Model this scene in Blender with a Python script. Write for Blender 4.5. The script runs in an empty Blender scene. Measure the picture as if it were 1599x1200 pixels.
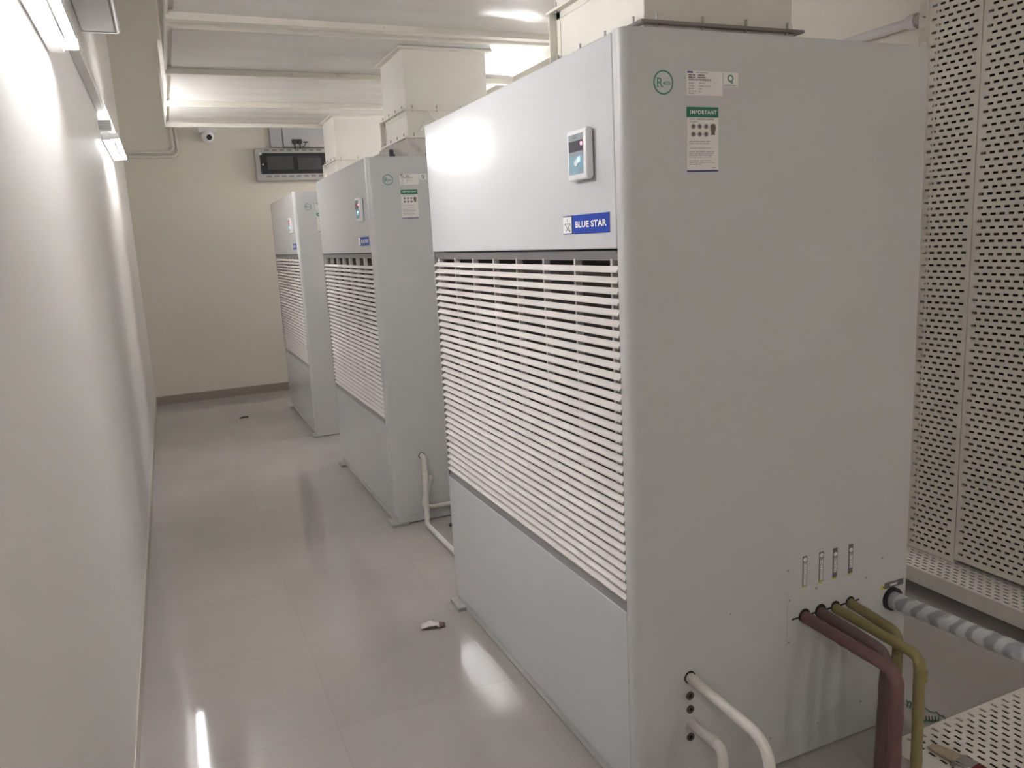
import bpy, bmesh, math, random
from mathutils import Vector, Matrix
random.seed(7)
S = bpy.context.scene
COL = S.collection

# ------------------------------------------------------------------ camera
cam_data = bpy.data.cameras.new('camera')
cam = bpy.data.objects.new('camera', cam_data)
COL.objects.link(cam)
Rm = Matrix(((0.9145261684975734, 0.11950677097187945, -0.38647123932451033),
             (-0.40126751068354405, 0.1469660448994381, -0.9040936713175513),
             (-0.05124716580436477, 0.981895673347475, 0.18235847843883993)))
cam.matrix_world = Matrix.Translation((-0.9875071, -1.5887246, 1.5491504)) @ Rm.to_4x4()
cam_data.sensor_width = 36.0
cam_data.sensor_fit = 'HORIZONTAL'
cam_data.lens = 1222.54 / 1599.0 * 36.0
cam_data.clip_start = 0.02
S.camera = cam

# ------------------------------------------------------------------ world, exposure
w = bpy.data.worlds.new('world'); S.world = w
w.use_nodes = True
w.node_tree.nodes['Background'].inputs[0].default_value = (0.9, 0.92, 1.0, 1)
w.node_tree.nodes['Background'].inputs[1].default_value = 0.0
S.view_settings.view_transform = 'Standard'
S.view_settings.look = 'None'
S.view_settings.gamma = 1.0
S.view_settings.use_curve_mapping = False
S.view_settings.exposure = 2.5
TUBE = 17.0          # emission of the tube lights

# ------------------------------------------------------------------ materials
def mat(name, col, rough=0.5, metal=0.0, vary=0.0, vscale=6.0, bump=0.0, bscale=40.0, coat=0.0, spec=0.5):
    m = bpy.data.materials.new(name); m.use_nodes = True
    nt = m.node_tree; b = nt.nodes['Principled BSDF']
    b.inputs['Base Color'].default_value = (*col, 1)
    b.inputs['Roughness'].default_value = rough
    b.inputs['Metallic'].default_value = metal
    b.inputs['Specular IOR Level'].default_value = spec
    if coat: b.inputs['Coat Weight'].default_value = coat; b.inputs['Coat Roughness'].default_value = 0.05
    tc = nt.nodes.new('ShaderNodeTexCoord')
    if vary:
        n = nt.nodes.new('ShaderNodeTexNoise'); n.inputs['Scale'].default_value = vscale; n.inputs['Detail'].default_value = 5
        r = nt.nodes.new('ShaderNodeMix'); r.data_type = 'RGBA'
        a = [max(0, c * (1 - vary)) for c in col]; bb = [min(1, c * (1 + vary)) for c in col]
        r.inputs[6].default_value = (*a, 1); r.inputs[7].default_value = (*bb, 1)
        nt.links.new(tc.outputs['Object'], n.inputs['Vector'])
        nt.links.new(n.outputs['Fac'], r.inputs[0]); nt.links.new(r.outputs[2], b.inputs['Base Color'])
    if bump:
        n2 = nt.nodes.new('ShaderNodeTexNoise'); n2.inputs['Scale'].default_value = bscale; n2.inputs['Detail'].default_value = 3
        bp = nt.nodes.new('ShaderNodeBump'); bp.inputs['Strength'].default_value = bump; bp.inputs['Distance'].default_value = 0.01
        nt.links.new(tc.outputs['Object'], n2.inputs['Vector'])
        nt.links.new(n2.outputs['Fac'], bp.inputs['Height']); nt.links.new(bp.outputs['Normal'], b.inputs['Normal'])
    return m

def emit(name, col, st):
    m = bpy.data.materials.new(name); m.use_nodes = True
    b = m.node_tree.nodes['Principled BSDF']
    b.inputs['Base Color'].default_value = (*col, 1)
    b.inputs['Emission Color'].default_value = (*col, 1)
    b.inputs['Emission Strength'].default_value = st
    return m

M = {}
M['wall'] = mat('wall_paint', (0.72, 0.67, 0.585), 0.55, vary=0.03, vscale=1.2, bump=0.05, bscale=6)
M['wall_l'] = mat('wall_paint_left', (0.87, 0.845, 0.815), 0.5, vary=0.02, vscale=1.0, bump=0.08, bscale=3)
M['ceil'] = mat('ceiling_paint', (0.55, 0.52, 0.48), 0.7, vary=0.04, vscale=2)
M['soffit'] = mat('beam_paint', (0.62, 0.58, 0.57), 0.7, vary=0.03, vscale=4, bump=0.1, bscale=20)
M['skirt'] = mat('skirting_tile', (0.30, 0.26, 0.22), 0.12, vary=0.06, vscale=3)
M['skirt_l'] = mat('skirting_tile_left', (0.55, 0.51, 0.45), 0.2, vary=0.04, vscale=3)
M['cab'] = mat('cabinet_powder_coat', (0.60, 0.605, 0.615), 0.095, vary=0.015, vscale=2.0, bump=0.015, bscale=350)
M['dirtcab'] = mat('cabinet_side_powder_coat', (0.56, 0.552, 0.545), 0.38, vary=0.015, vscale=2.0, bump=0.03, bscale=350)
M['slat'] = mat('slat_plastic', (0.74, 0.69, 0.66), 0.45, vary=0.03, vscale=5)
M['rail'] = mat('anodised_rail', (0.33, 0.32, 0.32), 0.4, 0.4, vary=0.05, vscale=20)
M['filter'] = mat('filter_mesh', (0.035, 0.026, 0.024), 0.8, vary=0.3, vscale=60)
M['dark'] = mat('dark_gap', (0.012, 0.010, 0.010), 0.8)
M['rubber'] = mat('black_rubber', (0.02, 0.018, 0.017), 0.55)
M['plug'] = mat('plug_rubber', (0.10, 0.088, 0.078), 0.5)
M['base'] = mat('base_channel', (0.40, 0.385, 0.37), 0.5, vary=0.06, vscale=12)
M['plastic'] = mat('white_plastic', (0.83, 0.82, 0.82), 0.3)
M['screen'] = mat('control_face', (0.27, 0.43, 0.52), 0.2)
M['screen_d'] = mat('control_display', (0.09, 0.09, 0.11), 0.12)
M['screen_g'] = mat('control_band', (0.32, 0.36, 0.39), 0.2)
M['led_r'] = emit('led_red', (1.0, 0.10, 0.18), 2.2)
M['led_b'] = emit('led_blue', (0.10, 0.50, 1.0), 1.6)
M['blue'] = mat('badge_blue', (0.012, 0.055, 0.42), 0.25)
M['blued'] = mat('badge_navy', (0.05, 0.05, 0.22), 0.3)
M['white'] = mat('print_white', (0.85, 0.85, 0.84), 0.4)
M['paper'] = mat('label_paper', (0.80, 0.77, 0.74), 0.5)
M['green'] = mat('print_green', (0.01, 0.16, 0.09), 0.4)
M['greenr'] = mat('print_ring_green', (0.06, 0.22, 0.16), 0.4)
M['ink'] = mat('print_ink', (0.11, 0.10, 0.10), 0.5)
M['inkl'] = mat('print_ink_pale', (0.38, 0.36, 0.35), 0.5)
M['brownink'] = mat('print_brown', (0.16, 0.11, 0.08), 0.5)
M['tag'] = mat('tag_grey', (0.13, 0.12, 0.12), 0.5)
M['yel'] = mat('tag_yellow', (0.62, 0.55, 0.02), 0.5)
M['duct'] = mat('duct_paint', (0.74, 0.71, 0.65), 0.55, vary=0.03, vscale=4)
M['ductgloss'] = mat('duct_gloss_paint', (0.66, 0.64, 0.60), 0.24, vary=0.03, vscale=3)
M['flange'] = mat('flange_paint', (0.74, 0.71, 0.63), 0.45, vary=0.06, vscale=14)
M['flange_d'] = mat('flange_steel', (0.22, 0.20, 0.19), 0.35, 0.6, vary=0.1, vscale=20)
M['canvas'] = mat('canvas', (0.66, 0.62, 0.58), 0.85, vary=0.04, vscale=12, bump=0.15, bscale=300)
M['pvc'] = mat('white_pvc', (0.66, 0.63, 0.58), 0.4, vary=0.05, vscale=15)
M['maroon'] = mat('maroon_insulation', (0.165, 0.085, 0.082), 0.6, vary=0.22, vscale=25, bump=0.25, bscale=60)
M['maroond'] = mat('dull_maroon_insulation', (0.145, 0.092, 0.088), 0.62, vary=0.25, vscale=25, bump=0.25, bscale=60)
M['olive'] = mat('mustard_insulation', (0.255, 0.205, 0.085), 0.6, vary=0.15, vscale=22, bump=0.25, bscale=60)
M['olived'] = mat('dull_mustard_insulation', (0.23, 0.19, 0.08), 0.6, vary=0.15, vscale=22, bump=0.25, bscale=60)
M['tray'] = mat('tray_paint', (0.80, 0.75, 0.67), 0.5, vary=0.05, vscale=8)
M['trayf'] = mat('floor_tray_paint', (0.74, 0.69, 0.63), 0.5, vary=0.08, vscale=9)
M['trunk'] = mat('trunking_pvc', (0.74, 0.72, 0.68), 0.4, vary=0.03, vscale=10)
M['lampw'] = mat('batten_white', (0.80, 0.80, 0.80), 0.35)
M['boxg'] = mat('grey_box', (0.42, 0.42, 0.43), 0.4)
M['dbbox'] = mat('board_grey', (0.44, 0.42, 0.40), 0.45, vary=0.03, vscale=5)
M['window'] = mat('smoked_window', (0.025, 0.026, 0.03), 0.12, vary=0.2, vscale=8)
M['window2'] = mat('smoked_inner', (0.05, 0.052, 0.055), 0.3, vary=0.3, vscale=14)
M['vent'] = mat('vent_dark', (0.10, 0.095, 0.095), 0.6)
M['bristle'] = mat('bristle', (0.55, 0.44, 0.31), 0.7, vary=0.12, vscale=90, bump=0.4, bscale=400)
M['chrome'] = mat('ferrule', (0.66, 0.66, 0.68), 0.22, 1.0)
M['bhandle'] = mat('brush_handle', (0.16, 0.012, 0.014), 0.3)
M['gwire'] = mat('green_wire', (0.012, 0.14, 0.065), 0.45)
M['scrap'] = mat('paper_scrap', (0.66, 0.60, 0.56), 0.7)
M['scrapr'] = mat('paper_scrap_dark', (0.22, 0.14, 0.12), 0.7)
M['tube'] = emit('tube_light', (0.98, 0.985, 1.0), TUBE)

def floor_material():
    m = bpy.data.materials.new('polished_tile'); m.use_nodes = True
    nt = m.node_tree; b = nt.nodes['Principled BSDF']
    tc = nt.nodes.new('ShaderNodeTexCoord')
    mp = nt.nodes.new('ShaderNodeMapping'); mp.inputs['Location'].default_value = (0.65 + 3.0, -0.8 + 6.0, 0)
    br = nt.nodes.new('ShaderNodeTexBrick')
    br.offset = 0.0; br.squash = 1.0
    br.inputs['Scale'].default_value = 1.0
    br.inputs['Brick Width'].default_value = 0.6
    br.inputs['Row Height'].default_value = 0.6
    br.inputs['Mortar Size'].default_value = 0.0012
    br.inputs['Mortar Smooth'].default_value = 0.1
    br.inputs['Color1'].default_value = (0.405, 0.368, 0.345, 1)
    br.inputs['Color2'].default_value = (0.425, 0.388, 0.364, 1)
    br.inputs['Mortar'].default_value = (0.36, 0.32, 0.29, 1)
    n = nt.nodes.new('ShaderNodeTexNoise'); n.inputs['Scale'].default_value = 1.7; n.inputs['Detail'].default_value = 6
    cr = nt.nodes.new('ShaderNodeMapRange'); cr.inputs[1].default_value = 0.3; cr.inputs[2].default_value = 0.7
    cr.inputs[3].default_value = 0.93; cr.inputs[4].default_value = 1.05
    mx = nt.nodes.new('ShaderNodeMix'); mx.data_type = 'RGBA'; mx.blend_type = 'MULTIPLY'; mx.inputs[0].default_value = 1.0
    n2 = nt.nodes.new('ShaderNodeTexNoise'); n2.inputs['Scale'].default_value = 2.3; n2.inputs['Detail'].default_value = 6
    rr = nt.nodes.new('ShaderNodeMapRange'); rr.inputs[1].default_value = 0.35; rr.inputs[2].default_value = 0.75
    rr.inputs[3].default_value = 0.03; rr.inputs[4].default_value = 0.07
    L = nt.links.new
    L(tc.outputs['Object'], mp.inputs['Vector']); L(mp.outputs['Vector'], br.inputs['Vector'])
    L(tc.outputs['Object'], n.inputs['Vector']); L(n.outputs['Fac'], cr.inputs[0])
    L(br.outputs['Color'], mx.inputs[6]); L(cr.outputs[0], mx.inputs[7]); L(mx.outputs[2], b.inputs['Base Color'])
    L(tc.outputs['Object'], n2.inputs['Vector']); L(n2.outputs['Fac'], rr.inputs[0]); L(rr.outputs[0], b.inputs['Roughness'])
    bp = nt.nodes.new('ShaderNodeBump'); bp.inputs['Strength'].default_value = 0.25; bp.inputs['Distance'].default_value = 0.001; bp.invert = True; b.inputs['IOR'].default_value = 1.6
    L(br.outputs['Fac'], bp.inputs['Height']); L(bp.outputs['Normal'], b.inputs['Normal'])
    return m
M['floor'] = floor_material()
M['board'] = mat('slot_shade_dark', (0.055, 0.042, 0.030), 0.8, vary=0.3, vscale=10)  # near-black colour standing in for shade behind and under tray slots

def wrap_material():
    m = mat('taped_lagging', (0.6, 0.6, 0.6), 0.3)
    nt = m.node_tree; b = nt.nodes['Principled BSDF']
    tc = nt.nodes.new('ShaderNodeTexCoord')
    mp = nt.nodes.new('ShaderNodeMapping'); mp.inputs['Rotation'].default_value = (0, 0, 0.35)
    wv = nt.nodes.new('ShaderNodeTexWave'); wv.bands_direction = 'Y'
    wv.inputs['Scale'].default_value = 6.5; wv.inputs['Distortion'].default_value = 4.5
    wv.inputs['Detail'].default_value = 2.0; wv.inputs['Detail Scale'].default_value = 2.2
    cr = nt.nodes.new('ShaderNodeValToRGB')
    cr.color_ramp.elements[0].position = 0.25; cr.color_ramp.elements[0].color = (0.30, 0.30, 0.315, 1)
    cr.color_ramp.elements[1].position = 0.65; cr.color_ramp.elements[1].color = (0.55, 0.55, 0.555, 1)
    L = nt.links.new
    L(tc.outputs['Object'], mp.inputs['Vector']); L(mp.outputs['Vector'], wv.inputs['Vector'])
    L(wv.outputs['Fac'], cr.inputs[0]); L(cr.outputs['Color'], b.inputs['Base Color'])
    bp = nt.nodes.new('ShaderNodeBump'); bp.inputs['Strength'].default_value = 0.4; bp.inputs['Distance'].default_value = 0.004
    L(wv.outputs['Fac'], bp.inputs['Height']); L(bp.outputs['Normal'], b.inputs['Normal'])
    return m
M['wrap'] = wrap_material()

def dirty_side():
    # powder coat with soft smudges of dust low on the panel
    m = M['dirtcab']; nt = m.node_tree; b = nt.nodes['Principled BSDF']
    tc = nt.nodes.new('ShaderNodeTexCoord')
    n = nt.nodes.new('ShaderNodeTexNoise'); n.inputs['Scale'].default_value = 4.5; n.inputs['Detail'].default_value = 6; n.inputs['Distortion'].default_value = 0.8
    r = nt.nodes.new('ShaderNodeMapRange'); r.inputs[1].default_value = 0.52; r.inputs[2].default_value = 0.75; r.inputs[3].default_value = 0; r.inputs[4].default_value = 0.35
    sx = nt.nodes.new('ShaderNodeSeparateXYZ')
    rz = nt.nodes.new('ShaderNodeMapRange'); rz.inputs[1].default_value = 0.15; rz.inputs[2].default_value = 0.5; rz.inputs[3].default_value = 1; rz.inputs[4].default_value = 0
    mu = nt.nodes.new('ShaderNodeMath'); mu.operation = 'MULTIPLY'
    mx = nt.nodes.new('ShaderNodeMix'); mx.data_type = 'RGBA'; mx.inputs[7].default_value = (0.33, 0.32, 0.28, 1)
    L = nt.links.new
    old = b.inputs['Base Color'].links[0].from_socket
    L(tc.outputs['Object'], n.inputs['Vector']); L(n.outputs['Fac'], r.inputs[0])
    L(tc.outputs['Object'], sx.inputs[0]); L(sx.outputs['Z'], rz.inputs[0])
    L(r.outputs[0], mu.inputs[0]); L(rz.outputs[0], mu.inputs[1]); L(mu.outputs[0], mx.inputs[0])
    L(old, mx.inputs[6]); L(mx.outputs[2], b.inputs['Base Color'])
dirty_side()

# ------------------------------------------------------------------ mesh helpers
class MB:
    """collects shapes and links them as ONE mesh object"""
    def __init__(self):
        self.bm = bmesh.new(); self.mats = []
    def mi(self, m):
        if m not in self.mats: self.mats.append(m)
        return self.mats.index(m)
    def face(self, vs, m):
        f = self.bm.faces.new(vs); f.material_index = self.mi(m); return f
    def poly(self, pts, m):
        return self.face([self.bm.verts.new(p) for p in pts], m)
    def box(self, a, b, m, bevel=0.0, seg=2):
        x0, y0, z0 = a; x1, y1, z1 = b
        v = [self.bm.verts.new(p) for p in ((x0,y0,z0),(x1,y0,z0),(x1,y1,z0),(x0,y1,z0),(x0,y0,z1),(x1,y0,z1),(x1,y1,z1),(x0,y1,z1))]
        fs = [self.face([v[i] for i in q], m) for q in ((3,2,1,0),(4,5,6,7),(0,1,5,4),(1,2,6,5),(2,3,7,6),(3,0,4,7))]
        if bevel:
            es = list({e for f in fs for e in f.edges})
            r = bmesh.ops.bevel(self.bm, geom=es, offset=bevel, segments=seg, affect='EDGES', profile=0.5)
            for f in r['faces']: f.material_index = self.mi(m)
        return self
    def prism(self, pts, axis, a, b, m):
        """closed polygon pts (2-D) extruded along axis from a to b"""
        def P(p, t):
            if axis == 'x': return (t, p[0], p[1])
            if axis == 'y': return (p[0], t, p[1])
            return (p[0], p[1], t)
        v0 = [self.bm.verts.new(P(p, a)) for p in pts]; v1 = [self.bm.verts.new(P(p, b)) for p in pts]
        n = len(pts)
        for i in range(n):
            self.face([v0[i], v0[(i+1) % n], v1[(i+1) % n], v1[i]], m)
        self.face(list(reversed(v0)), m); self.face(v1, m)
        return self
    def tube(self, path, r, m, seg=14, bend=0.0, cap=True, wob=0.0, sub=0.0):
        pts = fillet([Vector(p) for p in path], bend)
        if sub:
            q = [pts[0]]
            for a, b in zip(pts[:-1], pts[1:]):
                n = max(1, int((b - a).length / sub))
                for k in range(1, n + 1): q.append(a.lerp(b, k / n))
            pts = q
        t0 = (pts[1] - pts[0]).normalized()
        up = Vector((0, 0, 1)) if abs(t0.z) < 0.9 else Vector((1, 0, 0))
        nrm = (up - t0 * up.dot(t0)).normalized()
        rings = []
        for i, p in enumerate(pts):
            if i == 0: t = t0
            elif i == len(pts) - 1: t = (pts[i] - pts[i-1]).normalized()
            else: t = ((pts[i+1] - pts[i]).normalized() + (pts[i] - pts[i-1]).normalized()).normalized()
            nrm = (nrm - t * nrm.dot(t)).normalized(); bi = t.cross(nrm)
            rr = r(i / (len(pts) - 1)) if callable(r) else r
            ph = random.random() * 6
            ring = []
            for k in range(seg):
                a = 2 * math.pi * k / seg
                q = rr * (1 + wob * (random.random() - 0.5) + wob * 0.7 * math.sin(a * 2 + ph))
                ring.append(self.bm.verts.new(p + nrm * (math.cos(a) * q) + bi * (math.sin(a) * q)))
            rings.append(ring)
        for a, b in zip(rings[:-1], rings[1:]):
            for k in range(seg):
                self.face([a[k], a[(k+1) % seg], b[(k+1) % seg], b[k]], m)
        if cap:
            self.face(list(reversed(rings[0])), m); self.face(rings[-1], m)
        return self
    def disc(self, c, axis, r, t, m, seg=20, ry=None):
        """short cylinder from centre c, thickness t along axis (may be negative)"""
        ry = ry or r
        def P(a, d):
            ca, sa = math.cos(a), math.sin(a)
            if axis == 'y': return (c[0] + r * ca, c[1] + d, c[2] + ry * sa)
            if axis == 'x': return (c[0] + d, c[1] + r * ca, c[2] + ry * sa)
            return (c[0] + r * ca, c[1] + ry * sa, c[2] + d)
        v0 = [self.bm.verts.new(P(2*math.pi*k/seg, 0)) for k in range(seg)]
        v1 = [self.bm.verts.new(P(2*math.pi*k/seg, t)) for k in range(seg)]
        for k in range(seg): self.face([v0[k], v0[(k+1) % seg], v1[(k+1) % seg], v1[k]], m)
        self.face(list(reversed(v0)), m); self.face(v1, m)
        return self
    def ring(self, c, axis, r0, r1, t, m, seg=28):
        def P(rad, a, d):
            ca, sa = rad * math.cos(a), rad * math.sin(a)
            if axis == 'y': return (c[0] + ca, c[1] + d, c[2] + sa)
            if axis == 'x': return (c[0] + d, c[1] + ca, c[2] + sa)
            return (c[0] + ca, c[1] + sa, c[2] + d)
        R = [[self.bm.verts.new(P(rad, 2*math.pi*k/seg, d)) for k in range(seg)] for rad, d in ((r0, 0), (r1, 0), (r1, t), (r0, t))]
        for q in range(4):
            a, b = R[q], R[(q+1) % 4]
            for k in range(seg): self.face([a[k], a[(k+1) % seg], b[(k+1) % seg], b[k]], m)
        return self
    def sphere(self, c, r, m, seg=20):
        res = bmesh.ops.create_uvsphere(self.bm, u_segments=seg, v_segments=seg // 2, radius=r, matrix=Matrix.Translation(c))
        for v in res['verts']:
            for f in v.link_faces: f.material_index = self.mi(m)
        return self
    def text(self, s, fn, size, m, bold=0.0, sx=1.0, align='LEFT', gap=1.04):
        """lettering: fn maps the letter plane (u, v) to a point"""
        cu = bpy.data.curves.new('t', 'FONT'); cu.body = s; cu.size = size; cu.offset = bold; cu.align_x = align
        cu.resolution_u = 3; cu.space_character = gap
        o = bpy.data.objects.new('t', cu); COL.objects.link(o)
        dg = bpy.context.evaluated_depsgraph_get(); dg.update()
        me = bpy.data.meshes.new_from_object(o.evaluated_get(dg))
        vs = [self.bm.verts.new(fn(v.co.x * sx, v.co.y)) for v in me.vertices]
        for p in me.polygons:
            try: self.face([vs[i] for i in p.vertices], m)
            except ValueError: pass
        bpy.data.objects.remove(o); bpy.data.curves.remove(cu); bpy.data.meshes.remove(me)
        return self
    def build(self, name, parent=None, smooth=None, recalc=True):
        if recalc: bmesh.ops.recalc_face_normals(self.bm, faces=self.bm.faces)
        me = bpy.data.meshes.new(name); self.bm.to_mesh(me); self.bm.free()
        for m in self.mats: me.materials.append(M[m])
        if smooth:
            for p in me.polygons: p.use_smooth = True
            me.set_sharp_from_angle(angle=math.radians(smooth))
        o = bpy.data.objects.new(name, me); COL.objects.link(o)
        if smooth:
            md = o.modifiers.new('normals', 'WEIGHTED_NORMAL'); md.keep_sharp = True; md.weight = 100
        if parent: o.parent = parent
        return o

def fillet(pts, r, n=8):
    if r <= 0 or len(pts) < 3: return pts
    out = [pts[0]]
    for i in range(1, len(pts) - 1):
        p, a, b = pts[i], pts[i-1], pts[i+1]
        d0 = (a - p).normalized(); d1 = (b - p).normalized()
        ang = d0.angle(d1)
        if ang > 3.1: out.append(p); continue
        cut = min(r / math.tan(ang / 2), (a - p).length * 0.49, (b - p).length * 0.49)
        s, e = p + d0 * cut, p + d1 * cut
        for k in range(n + 1):
            t = k / n
            out.append(s * (1-t)**2 + p * 2*t*(1-t) + e * t*t)
    out.append(pts[-1])
    return out

def tag(o, label, cat, group=None):
    o['label'] = label; o['category'] = cat
    if group: o['group'] = group
    return o
def thing(name, label, cat, loc=(0, 0, 0), group=None):
    o = bpy.data.objects.new(name, None); COL.objects.link(o)
    o.location = loc; o.empty_display_size = 0.1
    return tag(o, label, cat, group)
def struct(o):
    o['kind'] = 'structure'; return o
def copy_tree(o, parent=None):
    c = o.copy(); COL.objects.link(c)
    if parent: c.parent = parent
    for ch in list(o.children): copy_tree(ch, c)
    return c

# ------------------------------------------------------------------ the room
XL, XR, YB, YF, ZC = -1.2504, 1.925, 7.434, -4.2, 4.3
struct(MB().box((XL - .2, YF - .2, -.2), (XR + .2, YB + .2, 0), 'floor').build('floor'))
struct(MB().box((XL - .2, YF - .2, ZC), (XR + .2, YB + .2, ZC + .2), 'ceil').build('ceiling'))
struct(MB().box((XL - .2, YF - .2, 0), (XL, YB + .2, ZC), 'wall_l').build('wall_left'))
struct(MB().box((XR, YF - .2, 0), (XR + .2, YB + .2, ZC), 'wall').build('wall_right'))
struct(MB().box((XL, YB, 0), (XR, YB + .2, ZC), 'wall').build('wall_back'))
struct(MB().box((XL, YF - .2, 0), (XR, YF, ZC), 'wall').build('wall_front'))
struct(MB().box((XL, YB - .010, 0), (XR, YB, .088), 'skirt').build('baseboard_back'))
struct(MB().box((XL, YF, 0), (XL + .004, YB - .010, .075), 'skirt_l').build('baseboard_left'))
struct(MB().box((XR - .010, YF, 0), (XR, YB - .010, .088), 'skirt').build('baseboard_right'))
# concrete ledge beam high on the left wall
struct(MB().box((XL, YF, 2.76), (-1.085, 3.40, 3.25), 'soffit', .008).build('trim_1'))

# ------------------------------------------------------------------ packaged air conditioner
D, W, ZB, ZT = 0.9613, 1.4714, 0.0516, 2.0016
SY0, SY1 = 0.0425, 1.4525         # seams of the front panels
def side_fn(x0, z0, e=0.0018):    # letter plane on the near side panel
    return lambda u, v: (x0 + u, -e, z0 + v)
def front_fn(y0, z0, e=0.003):    # letter plane on the front panel
    return lambda u, v: (-e, y0 - u, z0 + v)
def bars(mb, x0, z0, widths, h, gap, m, e=0.0016):
    z = z0
    for wd in widths:
        x = x0
        for seg_ in wd:
            mb.poly([(x, -e, z), (x + seg_ * .86, -e, z), (x + seg_ * .86, -e, z + h), (x, -e, z + h)], m); x += seg_
        z -= gap

def make_unit(label):
    t = thing('packaged_air_conditioner', label, 'air conditioner', (0, 0, 0), 'floor standing packaged air conditioners')
    # --- casing, front corners rounded, front opening recessed
    r = 0.024; pl = []
    pl.append((D, 0))
    for k in range(7):
        a = -math.pi / 2 - k * math.pi / 12
        pl.append((r + r * math.cos(a), r + r * math.sin(a)))
    pl += [(0, SY0 - .0015), (.085, SY0 - .0015), (.085, SY1 + .0015), (0, SY1 + .0015)]
    for k in range(7):
        a = math.pi - k * math.pi / 12
        pl.append((r + r * math.cos(a), W - r + r * math.sin(a)))
    pl.append((D, W))
    c = MB().prism([p for p in pl], 'z', ZB, ZT, 'dirtcab').build('casing', t, 35)
    # --- front panels
    p = MB().box((0, SY0 + .0015, 1.513), (.08, SY1 - .0015, 1.998), 'cab', .002, 1).build('upper_panel', t)
    p = MB().box((0, SY0 + .0015, ZB + .004), (.08, SY1 - .0015, .578), 'cab', .002, 1).build('lower_panel', t)
    # --- rails above and below the grille
    b = MB().prism([(.001, 1.508), (.03, 1.508), (.03, 1.484), (.012, 1.484)], 'y', SY0 + .008, SY1 - .004, 'rail')
    b.build('grille_rail', t)
    b = MB().prism([(.012, .606), (.03, .606), (.03, .5795), (.001, .5795)], 'y', SY0 + .004, SY1 - .004, 'rail')
    b.build('grille_rail', t)
    # --- filter behind the slats
    MB().box((.055, SY0 + .004, .5795), (.084, SY1 - .004, 1.512), 'filter').build('air_filter', t)
    # --- slatted return air grille: 33 slats and 8 upright fins
    g = MB()
    for k in range(33):
        z = 0.612 + k * 0.02644
        dz = 0.004
        g.prism([(-.001, z - .002), (-.001, z + .002), (.011, z + .0130), (.0125, z + .0120), (.0015, z - .002)], 'y', SY0 + .004, SY1 - .004, 'slat')
    for k in range(8):
        y = .088 + k * .1906
        g.box((.0095, y - .004, .600), (.030, y + .004, 1.488), 'slat')
    g.build('return_grille', t)
    # --- base channel and feet
    b = MB().box((.012, .0015, .006), (D - .004, W - .0015, ZB - .001), 'dirtcab')
    b.build('base_channel', t)
    for (x, y) in ((-.022, -.012), (-.022, W - .10), (D - .09, -.012), (D - .09, W - .10)):
        MB().box((x, y, 0), (x + .10, y + .11, .016), 'base', .003).build('foot', t)
    # --- control panel
    cp = MB()
    yc0, yc1 = .138, .236       # near and far edges
    sec = [(-.0015, 1.688), (-.0015, 1.803), (-.012, 1.808), (-.020, 1.807), (-.0225, 1.802), (-.0225, 1.692), (-.019, 1.684), (-.010, 1.683)]
    cp.prism(sec, 'y', yc0, yc1, 'plastic')
    o = cp.build('control_panel', t, 40)
    md = o.modifiers.new('bevel', 'BEVEL'); md.width = .004; md.segments = 3; md.limit_method = 'ANGLE'
    sc = MB()
    def fp(y0, z0, y1, z1, m, e=.0232): sc.poly([(-e, y0, z0), (-e, y1, z0), (-e, y1, z1), (-e, y0, z1)], m)
    fp(.152, 1.699, .226, 1.795, 'screen')
    fp(.152, 1.779, .226, 1.795, 'screen_g', .0234)
    fp(.152, 1.753, .226, 1.779, 'screen_d', .0234)
    fp(.152, 1.742, .226, 1.753, 'screen_g', .0234)
    fp(.182, 1.761, .199, 1.775, 'rubber', .0237)
    fp(.180, 1.785, .203, 1.7875, 'ink', .0237); fp(.180, 1.790, .203, 1.7915, 'ink', .0237)
    for y in (.165, .172, .160): fp(y, 1.704, y + .004, 1.712, 'screen_g', .0237)
    fp(.212, 1.704, .218, 1.714, 'screen_g', .0237)
    s = sc.build('control_face', o, recalc=False)
    s['label'] = 'blue grey control face with dark display'
    MB().disc((-.0233, .159, 1.770), 'x', .0042, -.0012, 'led_r', 12).build('indicator_light', o)
    MB().disc((-.0233, .1755, 1.733), 'x', .0060, -.0010, 'led_b', 12).build('indicator_light', o)
    MB().disc((-.0233, .188, 1.7255), 'x', .0085, -.0018, 'white', 16).build('button', o)
    # --- name badge on the front
    n = MB()
    n.box((-.0018, .073, 1.5525), (0, .259, 1.6005), 'blue')
    n.box((-.0018, .2625, 1.5525), (0, .312, 1.6005), 'white')
    n.box((-.0020, .2625, 1.5525), (0, .312, 1.5555), 'blued')
    n.box((-.0020, .2625, 1.5975), (0, .312, 1.6005), 'blued')
    n.box((-.0020, .2625, 1.5525), (0, .2645, 1.6005), 'blued')
    n.text('BLUE STAR', front_fn(.2450, 1.5690, .0023), .0215, 'white', .0007, 1.46)
    def stroke(a, b, wd=.0022):
        a = Vector((0, -a[0], a[1])); b = Vector((0, -b[0], b[1])); d = (b - a).normalized(); q = Vector((0, -d.z, d.y)) * wd / 2
        off = Vector((-.0023, .2875, 1.5765))
        n.poly([a - q + off, b - q + off, b + q + off, a + q + off], 'ink')
    stroke((0, .008), (0, .016)); stroke((-.016, .003), (.016, .003))
    stroke((-.016, .003), (.012, -.018)); stroke((.016, .003), (-.012, -.018))
    stroke((.006, -.006), (.013, -.017), .003)
    o = n.build('name_badge', t, recalc=False); o['label'] = 'blue badge with white BLUE STAR lettering'
    # --- stickers on the near side
    s = MB(); s.ring((.108, -.0006, 1.884), 'y', .0235, .0272, -.0006, 'greenr', 40)
    s.disc((.108, 0, 1.884), 'y', .0238, -.0006, 'cab', 32)
    s.text('R', side_fn(.0885, 1.8735, .0014), .030, 'greenr', .0003)
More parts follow.
